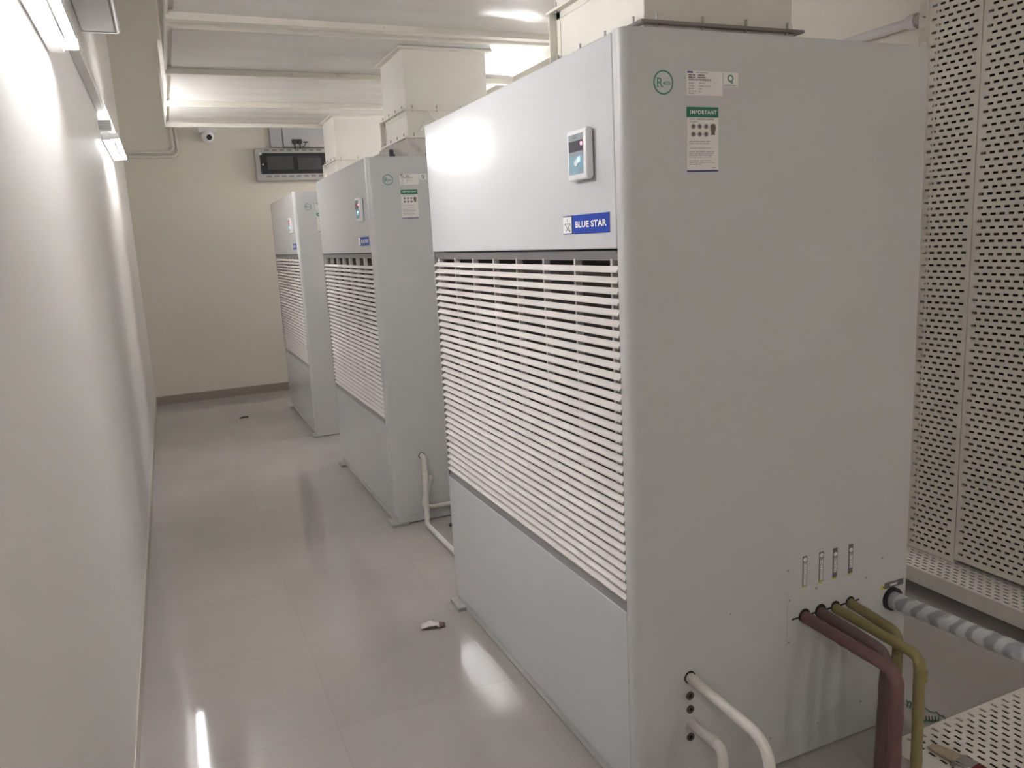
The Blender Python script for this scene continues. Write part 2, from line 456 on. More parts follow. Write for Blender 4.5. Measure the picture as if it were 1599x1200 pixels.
    for xa, xb, za in ((.0880, .0965, 1.8735), (.0880, .0930, 1.8930), (.1010, .1075, 1.8735)):
        s.poly([(xa, -.0014, za), (xb, -.0014, za), (xb, -.0014, za + .0013), (xa, -.0014, za + .0013)], 'greenr')
    s.text('407c', side_fn(.1065, 1.8785, .0014), .0112, 'greenr', .0003)
    o = s.build('refrigerant_sticker', t, recalc=False); o['label'] = 'round sticker with green ring'
    s = MB(); s.box((.172, -.0008, 1.857), (.276, 0, 1.912), 'paper')
    s.poly([(.174, -.0016, 1.907), (.190, -.0016, 1.907), (.190, -.0016, 1.911), (.174, -.0016, 1.911)], 'blued')
    bars(s, .199, 1.9075, [(.008, .003, .008, .006, .010)], .0018, .003, 'inkl')
    bars(s, .177, 1.9015, [(.012, .008)], .0025, .004, 'ink'); bars(s, .204, 1.9015, [(.022,)], .0025, .004, 'ink')
    bars(s, .177, 1.8965, [(.014, .006)], .0025, .004, 'ink'); bars(s, .204, 1.8965, [(.026,)], .0025, .004, 'ink')
    x = .178
    while x < .240:
        bw = random.choice((.0008, .0012, .0018)); s.poly([(x, -.0016, 1.8905), (x + bw, -.0016, 1.8905), (x + bw, -.0016, 1.8945), (x, -.0016, 1.8945)], 'ink'); x += bw + random.choice((.0008, .0013))
    for z, a, bb in ((1.884, (.006, .012), (.020,)), (1.8775, (.018,), (.020, .006, .008)), (1.8715, (.018,), (.010,)), (1.8655, (.010, .014), (.006,)), (1.861, (.018,), ())):
        bars(s, .177, z, [a], .0018, .003, 'inkl')
        if bb: bars(s, .206, z, [bb], .0018, .003, 'inkl')
    s.build('rating_label', t, recalc=False)
    s = MB(); s.box((.279, -.0008, 1.879), (.322, 0, 1.912), 'paper')
    s.text('Q', side_fn(.2895, 1.8905, .0014), .0225, 'greenr', .0006)
    bars(s, .281, 1.8815, [(.010, .013, .013)], .0022, .003, 'inkl')
    s.build('quality_sticker', t, recalc=False)
    s = MB(); s.box((.172, -.0008, 1.685), (.263, 0, 1.831), 'paper', .0)
    s.box((.172, -.0011, 1.808), (.263, 0, 1.8315), 'green'); s.box((.172, -.0011, 1.683), (.262, 0, 1.6875), 'blued')
    s.text('IMPORTANT', side_fn(.1810, 1.8155, .0016), .0130, 'white', .00022, .96, 'LEFT', 1.13)
    s.text('SCROLL COMPRESSOR WARNING', side_fn(.180, 1.8020, .0014), .0052, 'ink', .0001, .86)
    bars(s, .179, 1.7968, [(.008, .004, .008, .004)], .0022, .003, 'inkl')
    for j, z in enumerate((1.7875, 1.770)):
        for i in range(3):
            xx = .190 + i * .0185
            s.disc((xx, -.0008, z), 'y', .0062, -.0008, 'inkl', 14)
            s.disc((xx, -.0010, z), 'y', .0035, -.0010, 'ink', 10)
            if i < 2: bars(s, xx + .0075, z - .0003, [(.004,)], .0009, .002, 'ink')
    s.poly([(.241, -.0016, 1.768), (.253, -.0016, 1.768), (.252, -.0016, 1.773), (.2555, -.0016, 1.784), (.253, -.0016, 1.793), (.246, -.0016, 1.794), (.239, -.0016, 1.790), (.240, -.0016, 1.780), (.242, -.0016, 1.773)], 'brownink')
    for z, wd in ((1.7525, (.012, .008, .012, .016, .014)), (1.7475, (.018, .010, .014, .020)), (1.737, (.010, .016, .012, .020, .006)), (1.7285, (.006, .014, .010, .020, .014, .010)),
                  (1.7245, (.016, .010, .020, .012, .016)), (1.7205, (.010, .018, .012, .012, .018)), (1.7165, (.008, .014, .022, .010, .012)), (1.708, (.012, .020, .014, .020)), (1.704, (.016, .012, .020, .016, .012)), (1.700, (.010, .018, .008))):
        bars(s, .177, z, [wd], .0016, .004, 'inkl')
    bars(s, .243, 1.692, [(.014,)], .0014, .003, 'inkl')
    o = s.build('warning_label', t, recalc=False); o['label'] = 'white label with green IMPORTANT header'
    return t

def knockouts(t):
    for z in (.317, .277, .194):
        k = MB().ring((.164, 0, z), 'y', .0055, .0118, -.003, 'plug', 20)
        k.disc((.164, 0, z), 'y', .0056, -.0012, 'dark', 12)
        k.build('rubber_plug', t, 40)

near = make_unit('packaged air conditioner nearest the camera, with coloured pipes leaving its side')
mid = copy_tree(near); mid.location = (.0175, 2.5193, 0)
mid['label'] = 'middle packaged air conditioner in the row, half hidden behind the nearest one'
# the middle unit's plastic grille has bowed
for ch in mid.children:
    if ch.name.startswith('return_grille'):
        ch.data = ch.data.copy()
        for v in ch.data.vertices:
            u = (v.co.y - SY0) / (SY1 - SY0); hz = (v.co.z - .60) / .89
            v.co.z += (-.030 + .030 * math.sin(math.pi * min(1, max(0, u)) ** .8)) * max(0, hz) ** 1.5 if hz < .99 else 0
far = copy_tree(near); far.location = (-.0019, 4.9249, 0)
far['label'] = 'farthest packaged air conditioner, standing nearest the back wall'

knockouts(near)
# service plate, slots and tags on the nearest unit
sp = MB().box((.496, -.0025, .372), (.800, 0, .534), 'dirtcab', .0008, 1)
for x, z in ((.502, .511), (.502, .383), (.794, .512), (.6, .525), (.72, .38)): sp.disc((x, -.0025, z), 'y', .0032, -.0015, 'rail', 10)
plate = sp.build('service_plate', near)
MB().box((.512, -.0034, .4475), (.768, -.0020, .4525), 'dark').build('slit', plate)
for x, rr in ((.558, .0205), (.618, .0205), (.674, .0165), (.732, .0165)):
    MB().disc((x, -.0020, .4515), 'y', rr, -.0022, 'dark', 24).build('pipe_hole', plate)
for x, z in ((.497, .60), (.86, .56), (.30, .52), (.62, .09), (.79, .11), (.44, .10)):
    MB().disc((x, 0, z), 'y', .003, -.0012, 'rail', 10).build('screw', near)
MB().ring((.903, 0, .420), 'y', .027, .036, -.010, 'rubber', 28).build('grommet', near, 40)
MB().ring((.164, 0, .3715), 'y', .0135, .0175, -.002, 'dark', 24).build('grommet', near, 40)
for x, word, n in ((.5585, 'DISCHARGE', '1'), (.6195, 'DISCHARGE', '2'), (.6715, 'LIQUID', '1'), (.7315, 'LIQUID', '2')):
    g = MB().box((x - .008, -.0012, .541), (x + .008, 0, .630), 'tag')
    g.disc((x, -.0012, .620 if word == 'DISCHARGE' else .612), 'y', .0062, -.0006, 'paper', 16)
    zz = .612 if word == 'DISCHARGE' else .604
    g.text(n, (lambda xx, z0: lambda u, v: (xx + .003 - v, -.0022, z0 + u))(x, zz + .0055), .0085, 'ink', 0)
    if word == 'DISCHARGE':
        g.box((x - .0065, -.0016, .543), (x + .0065, 0, .612), 'inkl')
        g.text(word, (lambda xx: lambda u, v: (xx + .0042 - v, -.0022, .5445 + u))(x), .0118, 'white', .0003, .93)
    else:
        g.box((x - .0060, -.0016, .556), (x + .0060, 0, .603), 'inkl')
        g.text(word, (lambda xx: lambda u, v: (xx + .0042 - v, -.0022, .559 + u))(x), .0118, 'white', .0003, .95)
    o = g.build('pipe_tag', near, recalc=False)
    y = MB().ring((x - .001, 0, .5345), 'y', .0030, .0066, -.0012, 'yel', 18); y.build('yellow_marker', o)
g = MB().box((.872, -.0012, .456), (.950, 0, .4745), 'tag'); g.box((.893, -.0018, .461), (.925, 0, .4695), 'inkl')
bars(g, .896, .4635, [(.006, .008, .006, .006)], .0035, .005, 'white', .0022)
o = g.build('pipe_tag', near, recalc=False)
y = MB().ring((.865, 0, .463), 'y', .0035, .0075, -.0012, 'yel', 18); y.disc((.868, -.0002, .463), 'y', .0028, -.0016, 'ink', 10); y.build('yellow_marker', o)
# drain hole ring on the middle unit
MB().ring((.178, 0, .383), 'y', .0135, .0175, -.002, 'dark', 24).build('grommet', mid, 40)
MB().box((.30, -.003, .066), (.34, 0, .078), 'base').build('base_bracket', mid)

# ------------------------------------------------------------------ tube lights, trunking
def tube_light(x, y0, y1, z, label, side=1):
    """side=1 on the left wall (tube towards +x), -1 on the right wall"""
    t = thing('tube_light', label, 'light', (x, (y0 + y1) / 2, z), 'wall mounted tube lights')
    h = (y1 - y0) / 2
    wx = (XL if side == 1 else XR) - x
    a, b = sorted((wx, wx + side * .048))
    MB().box((a, -h - .03, -.024), (b, h + .03, .024), 'lampw', .006).build('batten', t, 40)
    MB().tube([(0, -h, 0), (0, h, 0)], .0135, 'tube', 16).build('tube', t, 40)
    for s in (-1, 1):
        e = MB(); xa, xb = sorted((wx + side * .044, side * .016))
        ya, yb = sorted((s * h, s * (h + .016)))
        e.box((xa, ya, -.018), (xb, yb, .018), 'lampw', .004); e.build('end_holder', t, 40)
    return t
def hung_fill_light(x, y0, y1, z, label):  # added fill lamp out of view, with its own batten and rods
    t = thing('tube_light', label, 'light', (x, (y0 + y1) / 2, z)); h = (y1 - y0) / 2
    MB().box((-.025, -h - .03, .014), (.025, h + .03, .06), 'lampw', .006).build('batten', t, 40)
    MB().tube([(0, -h, 0), (0, h, 0)], .0135, 'tube', 16).build('tube', t, 40)
    for s in (-1, 1):
        ya, yb_ = sorted((s * h, s * (h + .016)))
        MB().box((-.018, ya, -.016), (.018, yb_, .02), 'lampw', .004).build('end_holder', t, 40)
        MB().tube([(0, s * h * .8, .06), (0, s * h * .8, ZC - z)], .004, 'rail', 8).build('hanger_rod', t, 40)
    return t
lamp1 = tube_light(-1.175, .28, 1.42, 2.238, 'lit tube light on the left wall nearest the camera, cut by the frame')
lamp2 = tube_light(-1.172, 3.93, 5.05, 2.288, 'lit tube light farther along the left wall, near the back corner')
lamp3 = tube_light(1.85, 1.95, 3.10, 2.20, 'tube light on the right wall beyond the nearest air conditioner', -1)
lamp4 = tube_light(1.85, 4.2, 5.35, 2.26, 'tube light on the right wall behind the middle air conditioner', -1)
fill_lamp_left = tube_light(-1.175, -3.5, -2.36, 2.238, 'unseen tube light on the left wall behind the camera, added as fill')  # added out of view to fill the sides facing the camera
fill_lamp_hung = hung_fill_light(.95, -3.6, -2.45, 2.85, 'unseen tube light hung behind the camera, added as fill')  # added out of view to light the unit side and trays
fill_lamp_back = tube_light(1.85, 6.1, 7.25, 2.40, 'unseen tube light on the right wall, added to brighten the back', -1)  # added behind the units to lift the dark far end

tr = MB().box((XL + .001, -4.0, 2.410), (-1.207, 5.30, 2.475), 'trunk', .003)
for z in (2.428, 2.455): tr.box((-1.2085, -4.0, z), (-1.2055, 5.30, z + .004), 'trunk')
o = tr.build('cable_trunking', None, 40); tag(o, 'white cable trunking running along the left wall above the tube lights', 'trunking')
jb = MB().box((XL, 3.79, 2.305), (-1.185, 3.865, 2.365), 'lampw', .006)
tag(jb.build('junction_box', None, 40), 'small pale grey junction box at the near end of the far tube light', 'junction box')
# conduit round the end of the ledge beam
c = MB().tube([(XL, 3.42, 2.77), (-1.07, 3.42, 2.77), (-1.07, -2.0, 2.77)], .013, 'trunk', 12, .03)
tag(c.build('conduit', None, 50), 'thin pale conduit around the lower edge of the high left beam', 'conduit')
c = MB().tube([(XL, YB - .016, 2.598), (-.815, YB - .016, 2.598), (-.772, YB - .016, 2.64), (-.772, YB - .016, 3.6)], .014, 'wall', 12, .03)
tag(c.build('conduit', None, 50), 'upper of two painted conduits bending up the back wall corner', 'conduit')
c = MB().tube([(XL, YB - .016, 2.556), (-.775, YB - .016, 2.556), (-.730, YB - .016, 2.60), (-.730, YB - .016, 3.6)], .014, 'wall', 12, .03)
tag(c.build('conduit', None, 50), 'lower of two painted conduits bending up the back wall corner', 'conduit')
# pipe on the right wall
rp = thing('wall_pipe', 'pale pipe running along the top of the right wall to the perforated trays', 'pipe', (1.888, .80, 2.325))
MB().tube([(0, 0, 0), (0, 5.5, 0)], .020, 'soffit', 16).build('pipe', rp, 50)
MB().tube([(0, .012, 0), (0, .045, 0)], .031, 'soffit', 18).build('collar', rp, 50)

# ------------------------------------------------------------------ supply duct overhead
DX0, DX1, DZ0, DZ1 = -.822, 1.30, 2.62, 2.98
duct = thing('supply_duct', 'large cream supply duct running overhead above the air conditioners', 'duct', (0, 2.8, DZ0))
ys = [.10, 1.32, 2.47, 3.585, 4.62, 5.64]
for a, b in zip(ys[:-1], ys[1:]):
    m = MB(); n = 24; nx = 8
    # underside pressed with shallow cross ribs
    rows = []
    for j in range(n + 1):
        y = a + (b - a) * j / n
        zz = -.0055 * abs(math.sin(math.pi * 4 * j / n))
        rows.append([m.bm.verts.new((DX0 + (DX1 - DX0) * i / nx, y - 2.8, zz * math.sin(math.pi * min(1, max(0, i / nx * 1.0))) )) for i in range(nx + 1)])
    for j in range(n):
        for i in range(nx): m.face([rows[j][i], rows[j+1][i], rows[j+1][i+1], rows[j][i+1]], 'ductgloss')
    H = DZ1 - DZ0
    y0, y1 = a - 2.8, b - 2.8
    lp = [rows[j][0] for j in range(n + 1)]; rp_ = [rows[j][nx] for j in range(n + 1)]
    tl = [m.bm.verts.new((DX0, y, H)) for y in (y0, y1)]; trr = [m.bm.verts.new((DX1, y, H)) for y in (y0, y1)]
    m.face(lp + [tl[1], tl[0]], 'ductgloss'); m.face(list(reversed(rp_)) + [trr[0], trr[1]], 'ductgloss')
    m.face([tl[0], tl[1], trr[1], trr[0]], 'ductgloss')
    if a == ys[0]: m.face(rows[0] + [trr[0], tl[0]], 'ductgloss')
    if b == ys[-1]: m.face(rows[n] + [trr[1], tl[1]], 'ductgloss')
    m.build('duct_section', duct, 20)
def flange_ring(m, y0, y1, ext=.034):
    x0, x1, z0, z1 = DX0 - ext, DX1 + ext, -ext + .002, DZ1 - DZ0 + ext
    m.box((x0, y0, z0), (x1, y1, 0.0), 'flange'); m.box((x0, y0, DZ1 - DZ0), (x1, y1, z1), 'flange')
    m.box((x0, y0, 0), (DX0, y1, DZ1 - DZ0), 'flange'); m.box((DX1, y0, 0), (x1, y1, DZ1 - DZ0), 'flange')
for y in ys[1:]:
    m = MB()
    q = y - 2.8
    if y == ys[-1]: flange_ring(m, q - .03, q)
    elif y == 2.47:
        flange_ring(m, q - .060, q - .004); flange_ring(m, q + .055, q + .095)
    else: flange_ring(m, q - .030, q - .002); flange_ring(m, q + .002, q + .024)
    f = m.build('flange', duct)
    if y in (2.47, 3.585):
        for k in range(6):
            x = DX0 + .12 + k * .28
            MB().tube([(x, q - .070, -.016), (x, q - .004, -.016)], .005, 'flange', 8).build('bolt', f)
m = MB().prism([(-.857, -.012), (-.845, -.012), (-.845, .040), (-.857, .040)], 'y', ys[0] - 2.8, ys[-1] - 2.8, 'flange')
m.box((-.850, ys[0] - 2.8, .012), (DX0, ys[-1] - 2.8, .016), 'flange')
m.build('side_rail', duct)

# ------------------------------------------------------------------ riser ducts from each unit
def canvas_mesh(x0, y0, x1, y1, ztop, zbot, seed, bulge):
    rnd = random.Random(seed); m = MB(); nu, nv = 120, 10
    rings = []
    ph = [rnd.random() * 6.28 for _ in range(6)]
    for j in range(nv + 1):
        t = j / nv; ring = []
        for i in range(nu):
            s = i / nu * 4; k = int(s); f = s - k
            cs = [(x0, y0), (x1, y0), (x1, y1), (x0, y1)]
            a, b = cs[k], cs[(k + 1) % 4]
            x = a[0] + (b[0] - a[0]) * f; y = a[1] + (b[1] - a[1]) * f
            nx, ny = [(0, -1), (1, 0), (0, 1), (-1, 0)][k]
            amp = math.sin(math.pi * t) * bulge
            ang = s * 2.2
            wv = (.55 + .45 * math.sin(ang * 5 + ph[0] + 3 * t) + .35 * math.sin(ang * 11 + ph[1] - 5 * t) + .2 * math.sin(ang * 23 + ph[2] + 8 * t))
            edge = min(1, 6 * min(f, 1 - f))
            o = amp * wv * edge
            ring.append(m.bm.verts.new((x + nx * o, y + ny * o, ztop + (zbot - ztop) * t)))
        rings.append(ring)
    for a, b in zip(rings[:-1], rings[1:]):
        for i in range(nu): m.face([a[i], a[(i+1) % nu], b[(i+1) % nu], b[i]], 'canvas')
    return m

def riser(name_label, x0, x1, y0, y1, zl, zu, seed, bulge, dark_flange):
    """zl = lower flange, zu = upper flange height"""
    t = thing('riser_duct', name_label, 'duct', (x0, y0, zl), 'riser ducts above the air conditioners')
    X, Y = x1 - x0, y1 - y0
    zt = DZ0 - zl - .004; zq = zu - zl
    MB().box((0, 0, zq), (X, Y, zt), 'duct').build('upper_duct', t)
    MB().box((0, 0, .004), (X, Y, zq), 'duct').build('lower_duct', t)
    def ring(m, z0, z1, e, mt):
        m.box((-e, -e, z0), (X + e, .0, z1), mt); m.box((-e, Y, z0), (X + e, Y + e, z1), mt)
        m.box((-e, 0, z0), (0, Y, z1), mt); m.box((X, 0, z0), (X + e, Y, z1), mt)
    m = MB(); ring(m, zt - .012, zt, .030, 'flange'); m.build('collar_flange', t)
    m = MB(); ring(m, zq - .004, zq + .004, .026, 'flange'); ring(m, zq - .024, zq + .0, .0025, 'flange'); u = m.build('angle_flange', t)
    m = MB(); ring(m, -.004, .004, .026, dark_flange); ring(m, .004, .022, .0025, 'duct'); lo = m.build('angle_flange', t)
    # upright angle on the far edge
    m = MB().box((-.030, Y - .006, .004), (0, Y, zq - .004), 'flange'); m.box((-.0025, Y - .03, .004), (0, Y - .006, zq - .004), 'flange')
    m.build('upright_angle', t)
    for fl, z in ((u, zq + .004), (lo, .004)):
        for k in range(4):
            b = MB().tube([(-.016, .03 + k * (Y - .06) / 3, z - .014), (-.016, .03 + k * (Y - .06) / 3, z + .020)], .0035, 'rail', 8); b.build('bolt', fl)
        for k in range(4):
            b = MB().tube([(.03 + k * (X - .06) / 3, -.016, z - .014), (.03 + k * (X - .06) / 3, -.016, z + .020)], .0035, 'rail', 8); b.build('bolt', fl)
    # canvas collar down to the cabinet top
    c = canvas_mesh(-.006, -.006, X + .006, Y + .006, -.004, ZT - zl + .012, seed, bulge)
    c.build('canvas_connector', t, 60)
    m = MB().box((-.02, -.02, ZT - zl), (X + .02, Y + .02, ZT - zl + .016), 'canvas', .004); m.build('spigot', t)
    return t
ra = riser('cream riser duct on top of the nearest air conditioner, with dark lower flange', .281, .795, .335, .850, 2.106, 2.268, 3, .030, 'flange_d')
rb = riser('cream riser duct on the middle air conditioner, with sagging canvas collar', .340, .830, 2.810, 3.290, 2.136, 2.284, 11, .085, 'flange')
rc = riser('cream riser duct on the farthest air conditioner, right of the distribution board', .405, .895, 5.080, 5.565, 2.130, 2.262, 23, .035, 'flange')
# stiffeners on the middle riser's near face
m = MB().prism([(.115, .146), (.138, .146), (.190, .084), (.167, .084)], 'y', -.016, 0, 'duct'); m.build('brace', rb)
m = MB().prism([(.060, .035), (.105, .085), (.120, .085), (.120, .035)], 'y', -.020, 0, 'duct'); m.build('gusset', rb)
m = MB().box((-.168, -.20, ZT - 2.136), (-.146, -.18, ZT - 2.136 + .046), 'rubber', .004); m.box((-.146, -.195, ZT - 2.136), (-.138, -.185, ZT - 2.136 + .022), 'rubber')
o = m.build('toggle_clip', None); o.location = rb.location
tag(o, 'small black clip on the top front edge of the middle air conditioner', 'clip')

# ------------------------------------------------------------------ pipes
def pipe(name, label, path, r, m, bend, cat='pipe', group=None, sleeves=(), wob=0.0, sub=0.0):
    o0 = Vector(path[0]); t = thing(name, label, cat, o0, group)
    MB().tube([Vector(p) - o0 for p in path], r, m, 16, bend, True, wob, sub).build('pipe', t, 60)
    for a, b in sleeves:
        MB().tube([Vector(a) - o0, Vector(b) - o0], r * 1.17, m, 16).build('socket', t, 60)
    return t
G = 'refrigerant pipes of the nearest unit'
pipe('refrigerant_pipe', 'dusty maroon insulated pipe leaving the leftmost hole of the service plate', [(.558, -.0005, .4475), (.558, -.318, .4395), (.556, -.318, 0)], .0172, 'maroon', .050, group=G, wob=.06, sub=.02)
pipe('refrigerant_pipe', 'dull maroon pipe from the second hole, just behind the front maroon one', [(.618, -.0005, .4455), (.618, -.236, .4310), (.614, -.226, 0)], .0170, 'maroond', .050, group=G, wob=.06, sub=.02)
pipe('refrigerant_pipe', 'mustard yellow pipe from the third hole, dropping farthest right', [(.674, -.0005, .4460), (.674, -.286, .4345), (.674, -.292, 0)], .0145, 'olive', .032, group=G, wob=.05, sub=.02, sleeves=[((.674, -.2915, .395), (.674, -.2915, .372))])
pipe('refrigerant_pipe', 'mustard yellow pipe from the rightmost hole, behind the other pipes', [(.732, -.0005, .4475), (.732, -.172, .4300), (.732, -.165, 0)], .0145, 'olived', .036, group=G, wob=.05, sub=.02)
t = thing('insulated_pipe', 'thick pipe wrapped in grey and white tape, leaving the unit toward the right', 'pipe', (.903, 0, .418))
MB().tube([(0, -.0005, 0), (.0, -.028, 0)], .0265, 'boxg', 20).build('foam_sleeve', t, 50)
MB().tube([(0, -.020, 0), (.036, -.36, -.003), (.11, -1.05, -.010)], lambda s: .0255 + .0007 * math.sin(s * 170), 'wrap', 24, 0, True, .02, .008).build('taped_pipe', t, 60)

G = 'white drain pipes'
pipe('drain_pipe', 'upper long white drain pipe on the nearest unit, bending down beyond the rubber plugs', [(.164, -.0005, .3712), (.164, -.300, .3640), (.164, -.345, 0)], .0140, 'pvc', .075, group=G)
pipe('drain_pipe', 'lower short white drain pipe on the nearest unit, between two rubber plugs', [(.166, -.0005, .235), (.166, -.135, .242), (.166, -.138, 0)], .0135, 'pvc', .030, group=G, sleeves=[((.166, -.094, .2405), (.166, -.108, .2412))])
yb = 2.5193
pipe('drain_pipe', 'white pipe dropping down the middle unit and running along the floor behind the nearest unit', [(.1955, yb - .0005, .383), (.1950, yb - .046, .380), (.182, yb - .072, .06), (.168, yb - .110, .0155), (.172, 1.60, .0155)], .0135, 'pvc', .030, group=G, sleeves=[((.1915, yb - .0525, .300), (.1887, yb - .0585, .225))])
pipe('drain_pipe', 'white pipe elbowing out low on the middle unit and running right along its base', [(.232, yb - .0005, .252), (.230, yb - .020, .250), (.178, yb - .022, .098), (.225, yb - .024, .083), (.62, yb - .024, .080)], .0130, 'pvc', .022, group=G)

# ------------------------------------------------------------------ perforated cable trays
def perforated(nu, nv, u0, v0, fn, m, pitch=.035, row=.025, hole_h=.009, hole_l=.021, um=.010, vm=.012, skip_rows=1):
    """staggered slots; u along the slots, v across; fn maps (u, v) to a point; returns MB, (width, height)"""
    mb = MB()
    us = [0.0, um]; kinds = ['s']
    for k in range(nu):
        b = um + k * pitch
        for c in (.007, .0105, .0245, .028, .035): us.append(b + c)
    us.append(us[-1] + um)
    vs = [0.0, vm]
    for k in range(nv):
        b = vm + k * row
        vs += [b + hole_h, b + row]
    vs.append(vs[-1] + vm)
    grid = [[mb.bm.verts.new(fn(u0 + u, v0 + v)) for u in us] for v in vs]
    for j in range(len(vs) - 1):
        hole_row = (j - 1) % 2 == 0 and 1 <= j < len(vs) - 2
        odd = ((j - 1) // 2) % 2
        for i in range(len(us) - 1):
            if hole_row and 1 <= i < len(us) - 2:
                c = (i - 1) % 5
                if odd == 0 and c in (1, 2, 3): continue
                kk = (i - 1) // 5
                if odd == 1 and ((c in (3, 4) and kk < nu - 1) or (c in (0, 1) and kk > 0)): continue
            mb.face([grid[j][i], grid[j][i+1], grid[j+1][i+1], grid[j+1][i]], m)
    loose = [v for v in mb.bm.verts if not v.link_faces]
    for v in loose: mb.bm.verts.remove(v)
    return mb, us[-1], vs[-1]
def solidify(o, th=.0016):
    md = o.modifiers.new('sheet', 'SOLIDIFY'); md.thickness = th; md.offset = 0

GT = 'perforated cable trays'
# upright tray beside the near unit (fronts face the aisle at x = 1.87)
TX = 1.87
def upright(label, y_hi, n, z0, nv, flange_front):
    t = thing('cable_tray', label, 'cable tray', (TX, y_hi, z0), GT)
    mb, uw, vh = perforated(n, nv, 0, 0, lambda u, v: (0, -u, v), 'tray', vm=.025)
    b = mb.build('tray_bed', t); solidify(b)
    # far flange
    f = MB()
    def strip(y, xa, xb):
        # single column of slots down the flange
        zs = [0.0]
        z = .03
        while z < vh - .03: zs += [z, z + .009]; z += .048
        zs.append(vh)
        xs = [xa, xa + (xb - xa) * .32, xa + (xb - xa) * .72, xb]
        gr = [[f.bm.verts.new((x, y, zz)) for x in xs] for zz in zs]
        for j in range(len(zs) - 1):
            for i in range(3):
                if j % 2 == 1 and i == 1: continue
                f.face([gr[j][i], gr[j][i+1], gr[j+1][i+1], gr[j+1][i]], 'tray')
    strip(0.0, -.052 if flange_front else 0.0, 0.0 if flange_front else .042)
    o = f.build('side_flange', t); solidify(o)
    if flange_front:  # added unseen back flange, keeps light out of the gap behind
        f = MB(); strip(-.004, 0.0, .042); o = f.build('side_flange', t); solidify(o)
    f = MB(); strip(-uw, 0.0, .042)
    o = f.build('side_flange', t); solidify(o)
    return t, uw
t1, uw1 = upright('upright perforated cable tray just right of the nearest air conditioner', .747, 6, .1255, 100, True)
t2, uw2 = upright('second upright perforated cable tray, rightmost against the wall', .747 - uw1 - .004, 9, .1440, 100, False)
shade_sheet = MB().box((1.9225 - .006, .185, .13), (1.9225, .735, 2.62), 'board').build('slot_shade_sheet', None)  # added sheet, its dark colour stands in for shade in the slots
tag(shade_sheet, 'added dark sheet behind the upright trays, standing in for shade in their slots', 'board')
# tray lying along the foot of the wall
FX = 1.700
t3 = thing('cable_tray', 'perforated cable tray lying on the floor under the two upright trays', 'cable tray', (FX, -.40, 0), GT)
mb, uw, vh = perforated(46, 9, 0, 0, lambda u, v: (.004 + v, u, .1235), 'trayf', vm=.014)
o = mb.build('tray_bed', t3); solidify(o)
MB().box((0, 0, .060), (.003, uw, .1245), 'trayf', .001, 1).build('side_flange', t3)
MB().box((.004 + vh, 0, .060), (.007 + vh, uw, .1245), 'trayf', .001, 1).build('side_flange', t3)
MB().box((.150, .03, 0), (.215, uw - .03, .1190), 'base').build('slot_shade_block', t3)  # added block, props the bed and darkens the slots above it
# tray at lower right with the brush on it
t4 = thing('cable_tray', 'low perforated cable tray at the lower right carrying the paint brush', 'cable tray', (.700, -.168, 0), GT)
mb, uw, vh = perforated(24, 30, 0, 0, lambda u, v: (v, -u, .100), 'trayf', um=.004, vm=.070)
o = mb.build('tray_bed', t4); solidify(o)
MB().box((0, -uw, 0), (.003, 0, .101), 'trayf', .001, 1).build('side_flange', t4)
MB().box((vh - .003, -uw, 0), (vh, 0, .101), 'trayf', .001, 1).build('side_flange', t4)
MB().box((.03, -uw + .03, 0), (vh - .03, -.03, .092), 'board').build('slot_shade_block', t4)  # added dark block, stands in for shade beneath the slots

# ------------------------------------------------------------------ paint brush on the low tray
br = thing('paint_brush', 'paint brush with pale bristles and dark red handle on the low tray', 'paint brush', (.797, -.236, .101))
br.rotation_euler = (0, 0, math.atan2(-.13, .014)); br.scale = (1.12, 1.25, 1.2)
b = MB(); n = 9
def slab(b, secs, m):
    rings = []
    for (x, hw, ht, zc) in secs:
        ring = []
        for k in range(16):
            a = 2 * math.pi * k / 16
            ca, sa = math.cos(a), math.sin(a)
            ring.append(b.bm.verts.new((x, hw * math.copysign(abs(ca) ** .5, ca), zc + ht * math.copysign(abs(sa) ** .6, sa))))
        rings.append(ring)
    for p, q in zip(rings[:-1], rings[1:]):
        for k in range(16): b.face([p[k], p[(k+1) % 16], q[(k+1) % 16], q[k]], m)
    b.face(list(reversed(rings[0])), m); b.face(rings[-1], m)
slab(b, [(0, .011, .0015, .004), (.012, .0145, .003, .005), (.045, .0165, .0055, .0075), (.076, .0165, .007, .009)], 'bristle'); b.build('bristles', br, 60)
b = MB(); slab(b, [(.074, .0178, .0078, .009), (.080, .0182, .0082, .009), (.086, .0178, .0078, .009), (.102, .0178, .0078, .009), (.106, .0182, .0082, .009), (.110, .0176, .0076, .009)], 'chrome'); b.build('ferrule', br, 60)
b = MB(); slab(b, [(.109, .0165, .0068, .009), (.122, .0165, .0078, .0095), (.138, .0105, .0075, .010), (.165, .0080, .0070, .0105), (.20, .0105, .0072, .0085), (.225, .0070, .0060, .007), (.232, .003, .003, .006)], 'bhandle'); b.build('handle', br, 60)
m = MB().disc((0, 0, 0), 'z', .007, .005, 'rail', 6); m.disc((0, 0, .005), 'z', .0035, .010, 'rail', 10)
o = m.build('hex_bolt', None, 30); o.location = (.782, -.316, .101); tag(o, 'loose steel bolt on the low tray beside the brush', 'bolt')

